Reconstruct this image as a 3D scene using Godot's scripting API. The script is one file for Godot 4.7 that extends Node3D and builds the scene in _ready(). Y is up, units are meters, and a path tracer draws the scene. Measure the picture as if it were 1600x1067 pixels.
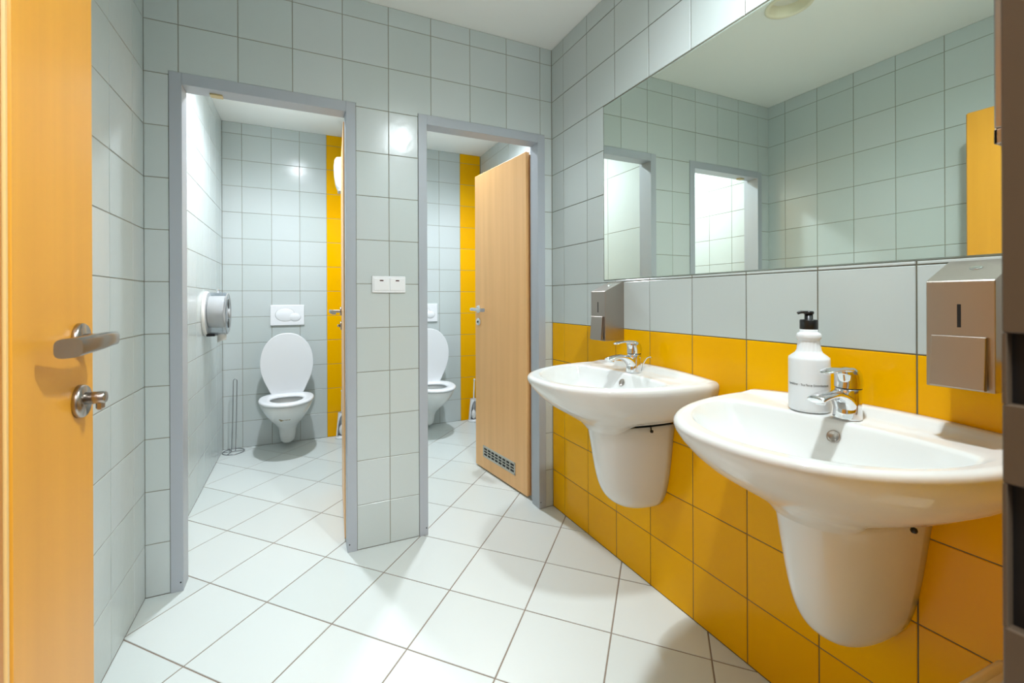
extends Node3D

# World: the corner of the tiled washroom where the middle wall (Z = 0) meets the basin wall (X = 0) is the origin.
const ROOM_LEFT := -1.822
const STALL_RIGHT := 0.311
const STALL_BACK := -1.80
const ENTRY := 1.93
const CEIL := 2.517
const ROW := 0.2025
const COL := 0.20475
const JOINT := 0.0031

var rng := RandomNumberGenerator.new()
var M := {}
var tile_cache := {}
var names := {}

# ------------------------------------------------------------------ set-up

func _ready() -> void:
	rng.seed = 11
	# camera (measured on the tile grid: level, shifted lens, slight roll)
	var cam := Camera3D.new()
	cam.name = "camera"
	cam.projection = Camera3D.PROJECTION_FRUSTUM
	cam.keep_aspect = Camera3D.KEEP_HEIGHT
	var focal := 676.5946
	cam.near = 0.05
	cam.far = 50.0
	cam.size = 1067.0 / focal * cam.near
	cam.frustum_offset = Vector2((800.0 - 768.95) / focal * cam.near, -(533.5 - 467.83) / focal * cam.near)
	var yaw := 0.41493
	var fwd := Vector3(sin(yaw), 0, -cos(yaw))
	var b := Basis(Vector3(cos(yaw), 0, sin(yaw)), Vector3.UP, -fwd)
	cam.transform = Transform3D(b * Basis(Vector3(0, 0, 1), -0.00408), Vector3(-1.26992, 1.14095, 2.05613))
	add_child(cam)
	cam.current = true
	# slight blur of the door jamb that nearly touches the lens
	var lens := CameraAttributesPhysical.new()
	lens.frustum_near = cam.near
	lens.frustum_far = cam.far
	lens.frustum_focal_length = 20.0
	lens.frustum_focus_distance = 2.4
	lens.exposure_aperture = 9.0
	cam.attributes = lens
	# environment: a closed interior, nothing but the lamps
	var we := WorldEnvironment.new()
	we.name = "world_environment"
	var env := Environment.new()
	env.background_mode = Environment.BG_COLOR
	env.background_color = Color(0, 0, 0)
	env.tonemap_mode = Environment.TONE_MAPPER_LINEAR
	env.tonemap_exposure = 0.97
	env.sdfgi_enabled = true
	env.ssao_enabled = true
	env.ssil_enabled = true
	we.environment = env
	add_child(we)
	materials()
	# lamps: lit downlights in the washroom and in both stalls, plus a fill panel added in the hall behind the camera
	downlight(Vector3(-0.50, CEIL, 1.60), 2.75, Color(0.94, 0.98, 1.0), "white recessed ceiling downlight above the basins", true)
	downlight(Vector3(-1.30, CEIL, -0.74), 3.7, Color(0.94, 0.965, 1.0), "white recessed ceiling downlight in the left toilet stall", true, 0.85)
	downlight(Vector3(-0.22, CEIL, -0.76), 3.6, Color(0.94, 0.965, 1.0), "white recessed ceiling downlight in the right toilet stall", true, 0.85)
	downlight(Vector3(-0.83, CEIL, 0.76), 0.0, Color(1, 0.95, 0.85), "unlit round ceiling fitting seen at the top of the mirror", false)
	hall()
	# setting
	floor_and_ceiling()
	walls()
	frames()
	# objects, largest first
	entry_door()
	stall_door("door", Vector3(-0.0905, 0, -0.135), 7.6, "light maple stall door with vent grille standing open beside the right frame", true)
	stall_door("door", Vector3(-1.0865, 0, -0.105), -3.6, "light maple stall door seen edge-on against the right side of the left stall", false)
	mirror()
	basin(0.735, "far white wall-hung washbasin nearest the stalls, with a raised waste rod", true)
	basin(1.457, "near white wall-hung washbasin with a white pump bottle on its deck", false)
	faucet(0.735, "chrome single-lever basin mixer with a bent lift rod on the far basin", true)
	faucet(1.457, "chrome single-lever basin mixer beside the pump bottle on the near basin", false)
	pump_bottle()
	soap_dispenser(0.483, "brushed steel soap dispenser on the wall above the far basin")
	soap_dispenser(1.603, "brushed steel soap dispenser on the wall above the near basin beside the door jamb")
	toilet(-1.3725, "white wall-hung toilet with raised lid in the left stall")
	toilet(-0.25, "white wall-hung toilet with raised lid half hidden in the right stall")
	flush_plate(-1.3725, "white dual-button flush plate above the left stall toilet")
	flush_plate(-0.249, "white dual-button flush plate half hidden behind the right stall frame")
	roll_dispenser()
	roll_stand()
	brush_set(Vector3(-0.965, 0, -1.735), 0.0, "left stall toilet brush holder, white plastic, against the yellow tiles", "white toilet brush standing in the holder behind the left stall door")
	brush_set(Vector3(0.205, 0, -1.735), 0.02, "right stall toilet brush holder, white plastic, beside the maple door", "white long-handled toilet brush standing in the right stall holder")
	air_freshener()
	switch_plate()
	towel_dispenser()
	waste_bin()

# ------------------------------------------------------------------ naming

func numbered(n: String) -> String:
	if not names.has(n):
		names[n] = 0
		return n
	names[n] += 1
	return "%s_%03d" % [n, names[n]]

func tag(o: Node3D, label: String, category: String, group := "", kind := "") -> void:
	o.set_meta("label", label)
	o.set_meta("category", category)
	if group: o.set_meta("group", group)
	if kind: o.set_meta("kind", kind)

func thing(n: String, label: String, category: String, at := Vector3.ZERO, turn := 0.0, group := "", kind := "") -> Node3D:
	var o := Node3D.new()
	o.name = numbered(n)
	add_child(o)
	o.position = at
	o.rotation_degrees.y = turn
	tag(o, label, category, group, kind)
	return o

func part(n: String, st, mat: Material, parent: Node3D, label := "") -> MeshInstance3D:
	var o := MeshInstance3D.new()
	o.name = n
	if st is SurfaceTool:
		st.generate_normals()
		o.mesh = st.commit()
	else:
		o.mesh = st
	o.material_override = mat
	if label: o.set_meta("label", label)
	parent.add_child(o, true)
	return o

# ------------------------------------------------------------------ materials

func mat(c: Color, rough: float, metal := 0.0) -> StandardMaterial3D:
	var m := StandardMaterial3D.new()
	m.albedo_color = c
	m.roughness = rough
	m.metallic = metal
	return m

func grain_image(w: int, h: int, sx: float, sy: float, low: float, seed_: int) -> ImageTexture:
	var n := FastNoiseLite.new()
	n.seed = seed_
	n.frequency = 1.0
	n.fractal_octaves = 3
	var im := Image.create(w, h, false, Image.FORMAT_RGB8)
	for y in h:
		for x in w:
			# seamless by blending over the edges
			var fx := float(x) / w
			var fy := float(y) / h
			var v := lerpf(_g(n, fx, fy, sx, sy), _g(n, fx - 1.0, fy, sx, sy), fx)
			var v2 := lerpf(_g(n, fx, fy - 1.0, sx, sy), _g(n, fx - 1.0, fy - 1.0, sx, sy), fx)
			v = clampf(lerpf(v, v2, fy) * 0.9 + 0.5, 0, 1)
			var k := lerpf(low, 1.0, v)
			im.set_pixel(x, y, Color(k, pow(k, 1.25), pow(k, 1.6)))
	return ImageTexture.create_from_image(im)

func _g(n: FastNoiseLite, x: float, y: float, sx: float, sy: float) -> float:
	return n.get_noise_2d(x * sx, y * sy) + 0.35 * n.get_noise_2d(x * sx * 5.0 + 40.0, y * sy * 1.6)

func wave_map() -> NoiseTexture2D:
	var t := NoiseTexture2D.new()
	t.width = 256
	t.height = 256
	t.seamless = true
	var n := FastNoiseLite.new()
	n.seed = 5
	n.frequency = 0.012
	t.noise = n
	return t

func materials() -> void:
	var wave := wave_map()
	var tile_shades := []
	for c in [Color8(197, 206, 204), Color8(195, 204, 202), Color8(199, 207, 206)]:
		var m := mat(c, 0.2)
		m.heightmap_enabled = true
		m.heightmap_texture = wave
		m.heightmap_scale = 0.05
		m.uv1_triplanar = true
		m.uv1_world_triplanar = true
		m.uv1_scale = Vector3(2, 2, 2)
		tile_shades.append(m)
	M.tile = tile_shades
	var yel := []
	for c in [Color8(246, 180, 0), Color8(244, 177, 0), Color8(248, 183, 0)]:
		var m := mat(c, 0.12)
		m.metallic_specular = 0.25
		yel.append(m)
	M.yellow = yel
	var fl := []
	for c in [Color8(214, 221, 218), Color8(211, 219, 216), Color8(216, 223, 220)]:
		var m := mat(c, 0.32)
		m.heightmap_enabled = true
		m.heightmap_texture = wave
		m.heightmap_scale = 0.06
		m.uv1_triplanar = true
		m.uv1_world_triplanar = true
		m.uv1_scale = Vector3(1.4, 1.4, 1.4)
		fl.append(m)
	M.floor = fl
	M.grout = mat(Color8(150, 148, 134), 0.9)
	M.grout_dark = mat(Color8(106, 103, 86), 0.9)
	M.floor_grout = mat(Color8(142, 129, 116), 0.9)
	M.plaster = mat(Color8(248, 249, 245), 0.85)
	M.frame = mat(Color8(172, 178, 185), 0.36)
	M.frame_edge = mat(Color8(190, 194, 197), 0.35)
	M.jamb = mat(Color8(92, 80, 64), 0.45)
	var grain := grain_image(160, 512, 5.0, 0.7, 0.955, 3)
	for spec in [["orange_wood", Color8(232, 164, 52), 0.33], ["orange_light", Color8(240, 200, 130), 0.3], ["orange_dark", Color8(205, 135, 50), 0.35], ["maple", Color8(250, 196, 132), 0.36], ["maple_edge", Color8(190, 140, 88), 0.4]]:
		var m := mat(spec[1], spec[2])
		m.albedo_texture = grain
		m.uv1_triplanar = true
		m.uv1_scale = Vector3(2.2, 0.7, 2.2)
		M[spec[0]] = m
	M.steel = mat(Color8(176, 168, 160), 0.34, 1.0)
	M.satin = mat(Color8(170, 163, 156), 0.26, 1.0)
	M.chrome = mat(Color8(228, 230, 232), 0.05, 1.0)
	M.dark = mat(Color8(14, 14, 14), 0.6)
	M.black = mat(Color8(16, 17, 18), 0.3)
	M.ceramic = mat(Color8(228, 230, 228), 0.07)
	M.plastic = mat(Color8(240, 242, 244), 0.22)
	M.plastic_dull = mat(Color8(232, 232, 228), 0.4)
	M.grey_plastic = mat(Color8(170, 172, 172), 0.4)
	M.bottle = mat(Color8(236, 241, 245), 0.3)
	M.ink = mat(Color8(34, 36, 40), 0.6)
	M.red = mat(Color8(70, 14, 20), 0.25)
	M.cream = mat(Color8(242, 234, 208), 0.35)
	M.beige = mat(Color8(206, 188, 140), 0.5)
	M.paper = mat(Color8(240, 240, 236), 0.95)
	M.vent = mat(Color8(186, 186, 176), 0.4)
	M.stain = mat(Color8(150, 128, 84), 0.5)
	M.hall = mat(Color8(176, 168, 158), 0.8)
	M.mirror = mat(Color8(238, 247, 238), 0.004, 1.0)
	M.mirror_edge = mat(Color8(150, 165, 158), 0.15)
	var d := mat(Color(0.36, 0.43, 0.50, 0.33), 0.08)
	d.transparency = BaseMaterial3D.TRANSPARENCY_ALPHA
	M.smoke = d
	M.wire = mat(Color8(165, 167, 170), 0.2, 0.9)

func shade(key: String) -> Material:
	var a: Array = M[key]
	return a[rng.randi() % a.size()]

# ------------------------------------------------------------------ shape helpers (a, b, c run counter-clockwise seen from outside)

func new_st(smooth := false) -> SurfaceTool:
	var st := SurfaceTool.new()
	st.begin(Mesh.PRIMITIVE_TRIANGLES)
	st.set_smooth_group(0 if smooth else -1)
	st.set_meta("group", 0 if smooth else -1)
	return st

func tri(st: SurfaceTool, a: Vector3, b: Vector3, c: Vector3) -> void:
	st.add_vertex(a)
	st.add_vertex(c)
	st.add_vertex(b)

func quad(st: SurfaceTool, a: Vector3, b: Vector3, c: Vector3, d: Vector3) -> void:
	tri(st, a, b, c)
	tri(st, a, c, d)

func face(st: SurfaceTool, pts: Array, out: Vector3) -> void:
	var n: Vector3 = (pts[1] - pts[0]).cross(pts[2] - pts[0])
	var p := pts.duplicate()
	if n.dot(out) < 0:
		p.reverse()
	for i in range(1, p.size() - 1):
		tri(st, p[0], p[i], p[i + 1])

# chamfered box from lo to hi, moved by t
func box(st: SurfaceTool, lo: Vector3, hi: Vector3, bev := 0.002, t := Transform3D.IDENTITY) -> void:
	var c := (lo + hi) / 2
	var h := (hi - lo).abs() / 2
	var e := minf(bev, minf(h.x, minf(h.y, h.z)) * 0.9)
	var v := func(sx: int, sy: int, sz: int, axis: int) -> Vector3:
		var q := Vector3(h.x - (0.0 if axis == 0 else e), h.y - (0.0 if axis == 1 else e), h.z - (0.0 if axis == 2 else e))
		return t * (c + Vector3(q.x * sx, q.y * sy, q.z * sz))
	var S := [-1, 1]
	for s in S:
		face(st, [v.call(s, -1, -1, 0), v.call(s, 1, -1, 0), v.call(s, 1, 1, 0), v.call(s, -1, 1, 0)], t.basis * Vector3(s, 0, 0))
		face(st, [v.call(-1, s, -1, 1), v.call(1, s, -1, 1), v.call(1, s, 1, 1), v.call(-1, s, 1, 1)], t.basis * Vector3(0, s, 0))
		face(st, [v.call(-1, -1, s, 2), v.call(1, -1, s, 2), v.call(1, 1, s, 2), v.call(-1, 1, s, 2)], t.basis * Vector3(0, 0, s))
	for a in S:
		for bb in S:
			face(st, [v.call(a, bb, -1, 0), v.call(a, bb, 1, 0), v.call(a, bb, 1, 1), v.call(a, bb, -1, 1)], t.basis * Vector3(a, bb, 0))
			face(st, [v.call(a, -1, bb, 0), v.call(a, 1, bb, 0), v.call(a, 1, bb, 2), v.call(a, -1, bb, 2)], t.basis * Vector3(a, 0, bb))
			face(st, [v.call(-1, a, bb, 1), v.call(1, a, bb, 1), v.call(1, a, bb, 2), v.call(-1, a, bb, 2)], t.basis * Vector3(0, a, bb))
			for d in S:
				face(st, [v.call(a, bb, d, 0), v.call(a, bb, d, 1), v.call(a, bb, d, 2)], t.basis * Vector3(a, bb, d))

# skin between rings of equal size; each ring runs counter-clockwise seen from the end the rings run towards
func loft(st: SurfaceTool, rings: Array, cap0 := true, cap1 := true) -> void:
	for k in rings.size() - 1:
		var r0: Array = rings[k]
		var r1: Array = rings[k + 1]
		var n := r0.size()
		for i in n:
			var j := (i + 1) % n
			quad(st, r0[i], r0[j], r1[j], r1[i])
	st.set_smooth_group(-1)  # flat caps
	if cap0: fan(st, rings[0], true)
	if cap1: fan(st, rings[-1], false)
	st.set_smooth_group(st.get_meta("group"))

func fan(st: SurfaceTool, ring: Array, flip: bool) -> void:
	var c := Vector3.ZERO
	for p in ring: c += p
	c /= ring.size()
	for i in ring.size():
		var j := (i + 1) % ring.size()
		if flip: tri(st, c, ring[j], ring[i])
		else: tri(st, c, ring[i], ring[j])

# turned shape round the local Y axis; profile of (radius, height) from bottom to top
func lathe(st: SurfaceTool, prof: Array, t := Transform3D.IDENTITY, seg := 32, cap0 := true, cap1 := true, sx := 1.0, sz := 1.0) -> void:
	var rings := []
	for p in prof:
		var r := []
		for i in seg:
			var a := -TAU * i / seg
			r.append(t * Vector3(cos(a) * p[0] * sx, p[1], sin(a) * p[0] * sz))
		rings.append(r)
	loft(st, rings, cap0, cap1)

# swept tube; radii may be a number, or per point [across, along the up vector]
func tube(st: SurfaceTool, path: Array, radii, seg := 12, up := Vector3.UP, cap := true) -> void:
	var rings := []
	for k in path.size():
		var d: Vector3 = (path[mini(k + 1, path.size() - 1)] - path[maxi(k - 1, 0)]).normalized()
		var side := d.cross(up)
		if side.length() < 0.05: side = d.cross(Vector3(0.3, 0.1, 1))
		side = side.normalized()
		var u := side.cross(d).normalized()
		var ra: float
		var rb: float
		if radii is Array:
			ra = radii[k][0]
			rb = radii[k][1]
		else:
			ra = radii
			rb = radii
		var r := []
		for i in seg:
			var a := TAU * i / seg
			r.append(path[k] + side * cos(a) * ra + u * sin(a) * rb)
		rings.append(r)
	# orient: side x u = -d when side = d x up, so the ring runs clockwise seen from the far end
	for r in rings: r.reverse()
	loft(st, rings, cap, cap)

func smooth_path(pts: Array, per := 6) -> Array:
	var c := Curve3D.new()
	for k in pts.size():
		var a: Vector3 = pts[maxi(k - 1, 0)]
		var z: Vector3 = pts[mini(k + 1, pts.size() - 1)]
		c.add_point(pts[k], -(z - a) / 6.0, (z - a) / 6.0)
	var out := []
	for k in pts.size() - 1:
		for i in per:
			out.append(c.sample(k, float(i) / per))
	out.append(pts[-1])
	return out

# Transform that lays a lathe's Y axis along a direction
func along(at: Vector3, dir: Vector3) -> Transform3D:
	var y := dir.normalized()
	var x := y.cross(Vector3(0.0, 0.0, 1.0))
	if x.length() < 0.1: x = y.cross(Vector3(1, 0, 0))
	x = x.normalized()
	return Transform3D(Basis(x, y, x.cross(y)), at)

# ------------------------------------------------------------------ tiles

func poly_mesh(poly: PackedVector2Array, thick: float, bev: float) -> Mesh:
	var n := poly.size()
	var area := 0.0
	for i in n:
		area += poly[i].cross(poly[(i + 1) % n])
	var p := poly.duplicate()
	if area < 0: p.reverse()
	var top := PackedVector2Array()
	for i in n:
		var e0 := (p[i] - p[(i + n - 1) % n]).normalized()
		var e1 := (p[(i + 1) % n] - p[i]).normalized()
		var n0 := Vector2(-e0.y, e0.x)
		var n1 := Vector2(-e1.y, e1.x)
		var m := (n0 + n1)
		var k := maxf(m.dot(n0), 0.3)
		top.append(p[i] + m / k * bev)
	var st := new_st()
	var idx := Geometry2D.triangulate_polygon(top)
	for i in range(0, idx.size(), 3):
		var a := top[idx[i]]
		var b := top[idx[i + 1]]
		var c := top[idx[i + 2]]
		face(st, [Vector3(a.x, a.y, 0), Vector3(b.x, b.y, 0), Vector3(c.x, c.y, 0)], Vector3(0, 0, 1))
	for i in n:
		var j := (i + 1) % n
		quad(st, Vector3(p[i].x, p[i].y, -bev * 0.8), Vector3(p[j].x, p[j].y, -bev * 0.8), Vector3(top[j].x, top[j].y, 0), Vector3(top[i].x, top[i].y, 0))
		quad(st, Vector3(p[i].x, p[i].y, -thick), Vector3(p[j].x, p[j].y, -thick), Vector3(p[j].x, p[j].y, -bev * 0.8), Vector3(p[i].x, p[i].y, -bev * 0.8))
	st.generate_normals()
	return st.commit()

func rect(u0: float, v0: float, u1: float, v1: float) -> PackedVector2Array:
	return PackedVector2Array([Vector2(u0, v0), Vector2(u1, v0), Vector2(u1, v1), Vector2(u0, v1)])

# tiles between the joint lines us and vs of the plane at origin; holes are polygons in (u, v)
func lay(parent: Node3D, origin: Vector3, u: Vector3, v: Vector3, us: Array, vs: Array, holes: Array, pick: Callable, tilt: float, clip := PackedVector2Array(), gap := JOINT) -> void:
	var w := u.cross(v)
	for i in us.size() - 1:
		for k in vs.size() - 1:
			var u0: float = us[i] + gap / 2
			var u1: float = us[i + 1] - gap / 2
			var v0: float = vs[k] + gap / 2
			var v1: float = vs[k + 1] - gap / 2
			if u1 - u0 < 0.006 or v1 - v0 < 0.006: continue
			var polys: Array = [rect(u0, v0, u1, v1)]
			if clip.size():
				polys = Geometry2D.intersect_polygons(polys[0], clip)
			for h in holes:
				var next := []
				for q in polys:
					next.append_array(Geometry2D.clip_polygons(q, h))
				polys = next
			for q in polys:
				var c := Vector2.ZERO
				var lo := Vector2(99, 99)
				var hi := -lo
				for p in q:
					lo = lo.min(p)
					hi = hi.max(p)
				c = (lo + hi) / 2
				if hi.x - lo.x < 0.005 or hi.y - lo.y < 0.005: continue
				var rel := PackedVector2Array()
				for p in q: rel.append(p - c)
				var key := ""
				for p in rel: key += "%d,%d;" % [roundi(p.x * 2e4), roundi(p.y * 2e4)]
				if not tile_cache.has(key):
					tile_cache[key] = poly_mesh(rel, 0.008, 0.0011)
				var o := MeshInstance3D.new()
				o.name = "tile"
				o.mesh = tile_cache[key]
				o.material_override = pick.call(c.x, c.y)
				var bs := Basis(u, v, w) * Basis(Vector3(1, 0, 0), rng.randfn(0, tilt)) * Basis(Vector3(0, 1, 0), rng.randfn(0, tilt))
				o.transform = Transform3D(bs, origin + u * c.x + v * c.y)
				parent.add_child(o, true)

func lines(start: float, pitch: float, lo: float, hi: float) -> Array:
	var out := [lo]
	var x := start + ceilf((lo - start) / pitch) * pitch
	while x < hi - 0.0005:
		if x > lo + 0.0005: out.append(x)
		x += pitch
	out.append(hi)
	return out

func rows() -> Array:
	return lines(0.0, ROW, 0.0, CEIL)

func grey(_u: float, _v: float) -> Material:
	return shade("tile")

# ------------------------------------------------------------------ setting

func slab(parent: Node3D, n: String, lo: Vector3, hi: Vector3, m: Material) -> void:
	var st := new_st()
	box(st, lo, hi, 0.0005)
	part(n, st, m, parent)

func floor_and_ceiling() -> void:
	var f := thing("floor", "washroom floor of pale square tiles laid diagonally with brown joints", "floor", Vector3.ZERO, 0, "", "structure")
	slab(f, "grout_bed", Vector3(-2.6, -0.12, -2.0), Vector3(1.0, -0.002, 3.6), M.floor_grout)
	var q := 0.30803
	var o := Vector3(-1.61176, 0, -0.00692)
	var r := sqrt(0.5)
	var u := Vector3(r, 0, r)
	var v := Vector3(r, 0, -r)
	var to_uv := func(x: float, z: float) -> Vector2:
		var d := Vector3(x, 0, z) - o
		return Vector2(d.dot(u), d.dot(v))
	var quad_of := func(x0: float, z0: float, x1: float, z1: float) -> PackedVector2Array:
		return PackedVector2Array([to_uv.call(x0, z0), to_uv.call(x0, z1), to_uv.call(x1, z1), to_uv.call(x1, z0)])
	var clip: PackedVector2Array = quad_of.call(ROOM_LEFT, STALL_BACK, STALL_RIGHT, 2.06)
	var holes := [quad_of.call(0.0, -0.11, 0.5, 2.3), quad_of.call(-2.2, -0.11, -1.738, 0.0), quad_of.call(-1.046, -0.11, -0.746, 0.0), quad_of.call(-0.054, -0.11, 0.6, 0.0), quad_of.call(-0.92, -2.0, -0.80, -0.10), quad_of.call(-2.2, ENTRY, -1.64, 2.3), quad_of.call(-0.76, ENTRY, 0.5, 2.3)]
	var gl := []
	for k in range(-10, 18): gl.append(k * q)
	lay(f, o, u, v, gl, gl, holes, func(_a, _b): return shade("floor"), 0.0006, clip, 0.0048)
	var c := thing("ceiling", "plain white plastered ceiling above the washroom and stalls", "ceiling", Vector3.ZERO, 0, "", "structure")
	# the slab is pieced round the recessed lamp cans
	var spots := [Vector2(-0.50, 1.60), Vector2(-1.30, -0.74), Vector2(-0.22, -0.76), Vector2(-0.83, 0.76)]
	var st := new_st()
	ceiling_sheet(st, spots, 0.085)
	part("plaster", st, M.plaster, c)
	slab(c, "slab", Vector3(-2.6, CEIL + 0.10, -2.0), Vector3(1.0, CEIL + 0.2, 3.6), M.plaster)

func ceiling_sheet(st: SurfaceTool, spots: Array, rad: float) -> void:
	var strips := [Vector2(-2.6, -2.0), Vector2(1.0, 3.6)]
	# cut a square cell round each spot, the rest as rectangles by a sweep over z
	var cell := 0.14
	var zs := [strips[0].y, strips[1].y]
	var xs := [strips[0].x, strips[1].x]
	for s in spots:
		zs.append_array([s.y - cell, s.y + cell])
		xs.append_array([s.x - cell, s.x + cell])
	zs.sort()
	xs.sort()
	for i in xs.size() - 1:
		for k in zs.size() - 1:
			var mid := Vector2((xs[i] + xs[i + 1]) / 2, (zs[k] + zs[k + 1]) / 2)
			var hole := false
			for s in spots:
				if absf(mid.x - s.x) < cell and absf(mid.y - s.y) < cell: hole = true
			if hole: continue
			face(st, [Vector3(xs[i], CEIL, zs[k]), Vector3(xs[i + 1], CEIL, zs[k]), Vector3(xs[i + 1], CEIL, zs[k + 1]), Vector3(xs[i], CEIL, zs[k + 1])], Vector3.DOWN)
	for s in spots:
		var seg := 48
		for i in seg:
			var a := TAU * i / seg + PI / 4
			var b := TAU * (i + 1) / seg + PI / 4
			var sq := func(t: float) -> Vector3:
				var d := Vector2(cos(t), sin(t))
				d /= maxf(absf(d.x), absf(d.y))
				return Vector3(s.x + d.x * cell, CEIL, s.y + d.y * cell)
			var ci := func(t: float, y: float) -> Vector3: return Vector3(s.x + cos(t) * rad, y, s.y + sin(t) * rad)
			face(st, [ci.call(a, CEIL), ci.call(b, CEIL), sq.call(b), sq.call(a)], Vector3.DOWN)
			face(st, [ci.call(a, CEIL), ci.call(b, CEIL), ci.call(b, CEIL + 0.1), ci.call(a, CEIL + 0.1)], Vector3(-cos(a), 0, -sin(a)))

func downlight(at: Vector3, energy: float, col: Color, label: String, lit: bool, soft := 0.55) -> void:
	var t := thing("ceiling_lamp", label, "ceiling lamp", at, 0, "recessed ceiling downlights" if lit else "")
	var st := new_st(true)
	# trim ring, then the reflector that runs up into the can
	var prof := [[0.098, 0.0], [0.098, -0.004], [0.092, -0.007], [0.082, -0.006], [0.078, 0.0], [0.074, 0.045]]
	prof.reverse()
	var rings := []
	for p in prof:
		var r := []
		for i in 40:
			var a := TAU * i / 40.0
			r.append(Vector3(cos(a) * p[0], p[1], sin(a) * p[0]))
		rings.append(r)
	loft(st, rings, false, false)
	part("trim_ring", st, M.plastic if lit else M.cream, t)
	st = new_st()
	lathe(st, [[0.074, 0.045], [0.074, 0.055]], Transform3D.IDENTITY, 40)
	var g := mat(Color8(240, 238, 230), 0.4)
	if lit:
		g.emission_enabled = true
		g.emission = col
		g.emission_energy_multiplier = 3.0
	part("lamp_glass", st, g, t)
	if lit:
		var l := SpotLight3D.new()
		l.name = "lamp_light"
		l.rotation_degrees.x = -90
		l.spot_angle = 84.0
		l.spot_angle_attenuation = soft
		l.light_color = col
		l.light_energy = energy
		l.light_size = 0.055
		l.spot_range = 12.0
		l.spot_attenuation = 2.0
		l.shadow_enabled = true
		l.position.y = 0.027
		t.add_child(l)

func walls() -> void:
	# basin wall (X = 0): grey above, yellow below, cut out for the mirror
	var w := thing("wall_right", "basin wall, grey-green tiles above five rows of glossy yellow tiles", "wall", Vector3.ZERO, 0, "", "structure")
	slab(w, "grout_bed", Vector3(0.0018, 0, -0.0), Vector3(0.14, CEIL, 2.05), M.grout_dark)
	var us := lines(0.11476, COL, 0.0, ENTRY)
	lay(w, Vector3.ZERO, Vector3(0, 0, 1), Vector3.UP, us, rows(), [rect(0.443, 1.223, 1.74, 2.0235)], func(_u, v): return shade("yellow") if v < 5 * ROW else shade("tile"), 0.0022)
	# left wall runs on into the left stall
	w = thing("wall_left", "long left wall of grey-green tiles running on into the left stall", "wall", Vector3.ZERO, 0, "", "structure")
	slab(w, "grout_bed", Vector3(ROOM_LEFT - 0.14, 0, STALL_BACK), Vector3(ROOM_LEFT - 0.0018, CEIL, 2.05), M.grout)
	lay(w, Vector3(ROOM_LEFT, 0, 0), Vector3(0, 0, -1), Vector3.UP, lines(-0.116 + COL * 0.0, COL, -ENTRY, -STALL_BACK), rows(), [], grey, 0.0022)
	# middle wall with both stall openings
	w = thing("wall_middle", "grey-green tiled wall with the two steel-framed stall doorways", "wall", Vector3.ZERO, 0, "", "structure")
	for s in [[ROOM_LEFT, -1.735, 0.0], [-1.045, -0.747, 0.0], [-0.052, STALL_RIGHT + 0.1, 0.0]]:
		slab(w, "grout_bed", Vector3(s[0], 0, -0.11), Vector3(s[1], CEIL, -0.0018), M.grout)
	for s in [[-1.735, -1.045], [-0.747, -0.052]]:
		slab(w, "grout_bed", Vector3(s[0], 2.034, -0.11), Vector3(s[1], CEIL, -0.0018), M.grout)
	lay(w, Vector3.ZERO, Vector3(1, 0, 0), Vector3.UP, lines(-0.0727, COL, ROOM_LEFT, -0.0005), rows(), [rect(-1.7425, -1, -1.0395, 2.0405), rect(-0.7535, -1, -0.0465, 2.0405)], grey, 0.0022)
	# back wall of the stalls; the last full column of each stall is yellow
	w = thing("wall_back", "rear stall wall of pale grey tiles with a yellow column by each right corner", "wall", Vector3.ZERO, 0, "", "structure")
	slab(w, "grout_bed", Vector3(ROOM_LEFT - 0.14, 0, STALL_BACK - 0.14), Vector3(STALL_RIGHT + 0.14, CEIL, STALL_BACK - 0.0018), M.grout)
	var pick := func(x, _v): return shade("yellow") if (x > -1.076 and x < -0.9) or x > 0.1 else shade("tile")
	lay(w, Vector3(0, 0, STALL_BACK), Vector3(1, 0, 0), Vector3.UP, lines(-1.0755, COL, ROOM_LEFT, -0.92), rows(), [], pick, 0.0022)
	lay(w, Vector3(0, 0, STALL_BACK), Vector3(1, 0, 0), Vector3.UP, lines(-0.103, COL, -0.80, STALL_RIGHT), rows(), [], pick, 0.0022)
	# partition between the stalls
	w = thing("wall_partition", "tiled partition wall between the two toilet stalls", "wall", Vector3.ZERO, 0, "", "structure")
	slab(w, "grout_bed", Vector3(-0.9182, 0, STALL_BACK), Vector3(-0.8018, CEIL, -0.105), M.grout)
	lay(w, Vector3(-0.92, 0, 0), Vector3(0, 0, 1), Vector3.UP, lines(STALL_BACK, COL * 2, STALL_BACK, -0.11), lines(0, ROW * 2, 0, CEIL), [], grey, 0.002)
	lay(w, Vector3(-0.80, 0, 0), Vector3(0, 0, -1), Vector3.UP, lines(0.11, COL * 2, 0.11, -STALL_BACK), lines(0, ROW * 2, 0, CEIL), [], grey, 0.002)
	# right wall of the right stall
	w = thing("wall_stall", "pale grey tiled right side wall of the right stall", "wall", Vector3.ZERO, 0, "", "structure")
	slab(w, "grout_bed", Vector3(STALL_RIGHT + 0.0018, 0, STALL_BACK), Vector3(STALL_RIGHT + 0.14, CEIL, -0.0), M.grout)
	lay(w, Vector3(STALL_RIGHT, 0, 0), Vector3(0, 0, 1), Vector3.UP, lines(STALL_BACK, COL, STALL_BACK, -0.11), rows(), [], grey, 0.0022)
	# entry wall, behind which the camera stands
	w = thing("wall_front", "tiled entrance wall around the doorway at the camera", "wall", Vector3.ZERO, 0, "", "structure")
	slab(w, "grout_bed", Vector3(ROOM_LEFT - 0.14, 0, ENTRY + 0.0018), Vector3(-1.66, CEIL, 2.05), M.hall)
	slab(w, "grout_bed", Vector3(-0.74, 0, ENTRY + 0.0018), Vector3(0.14, CEIL, 2.05), M.hall)
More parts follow.
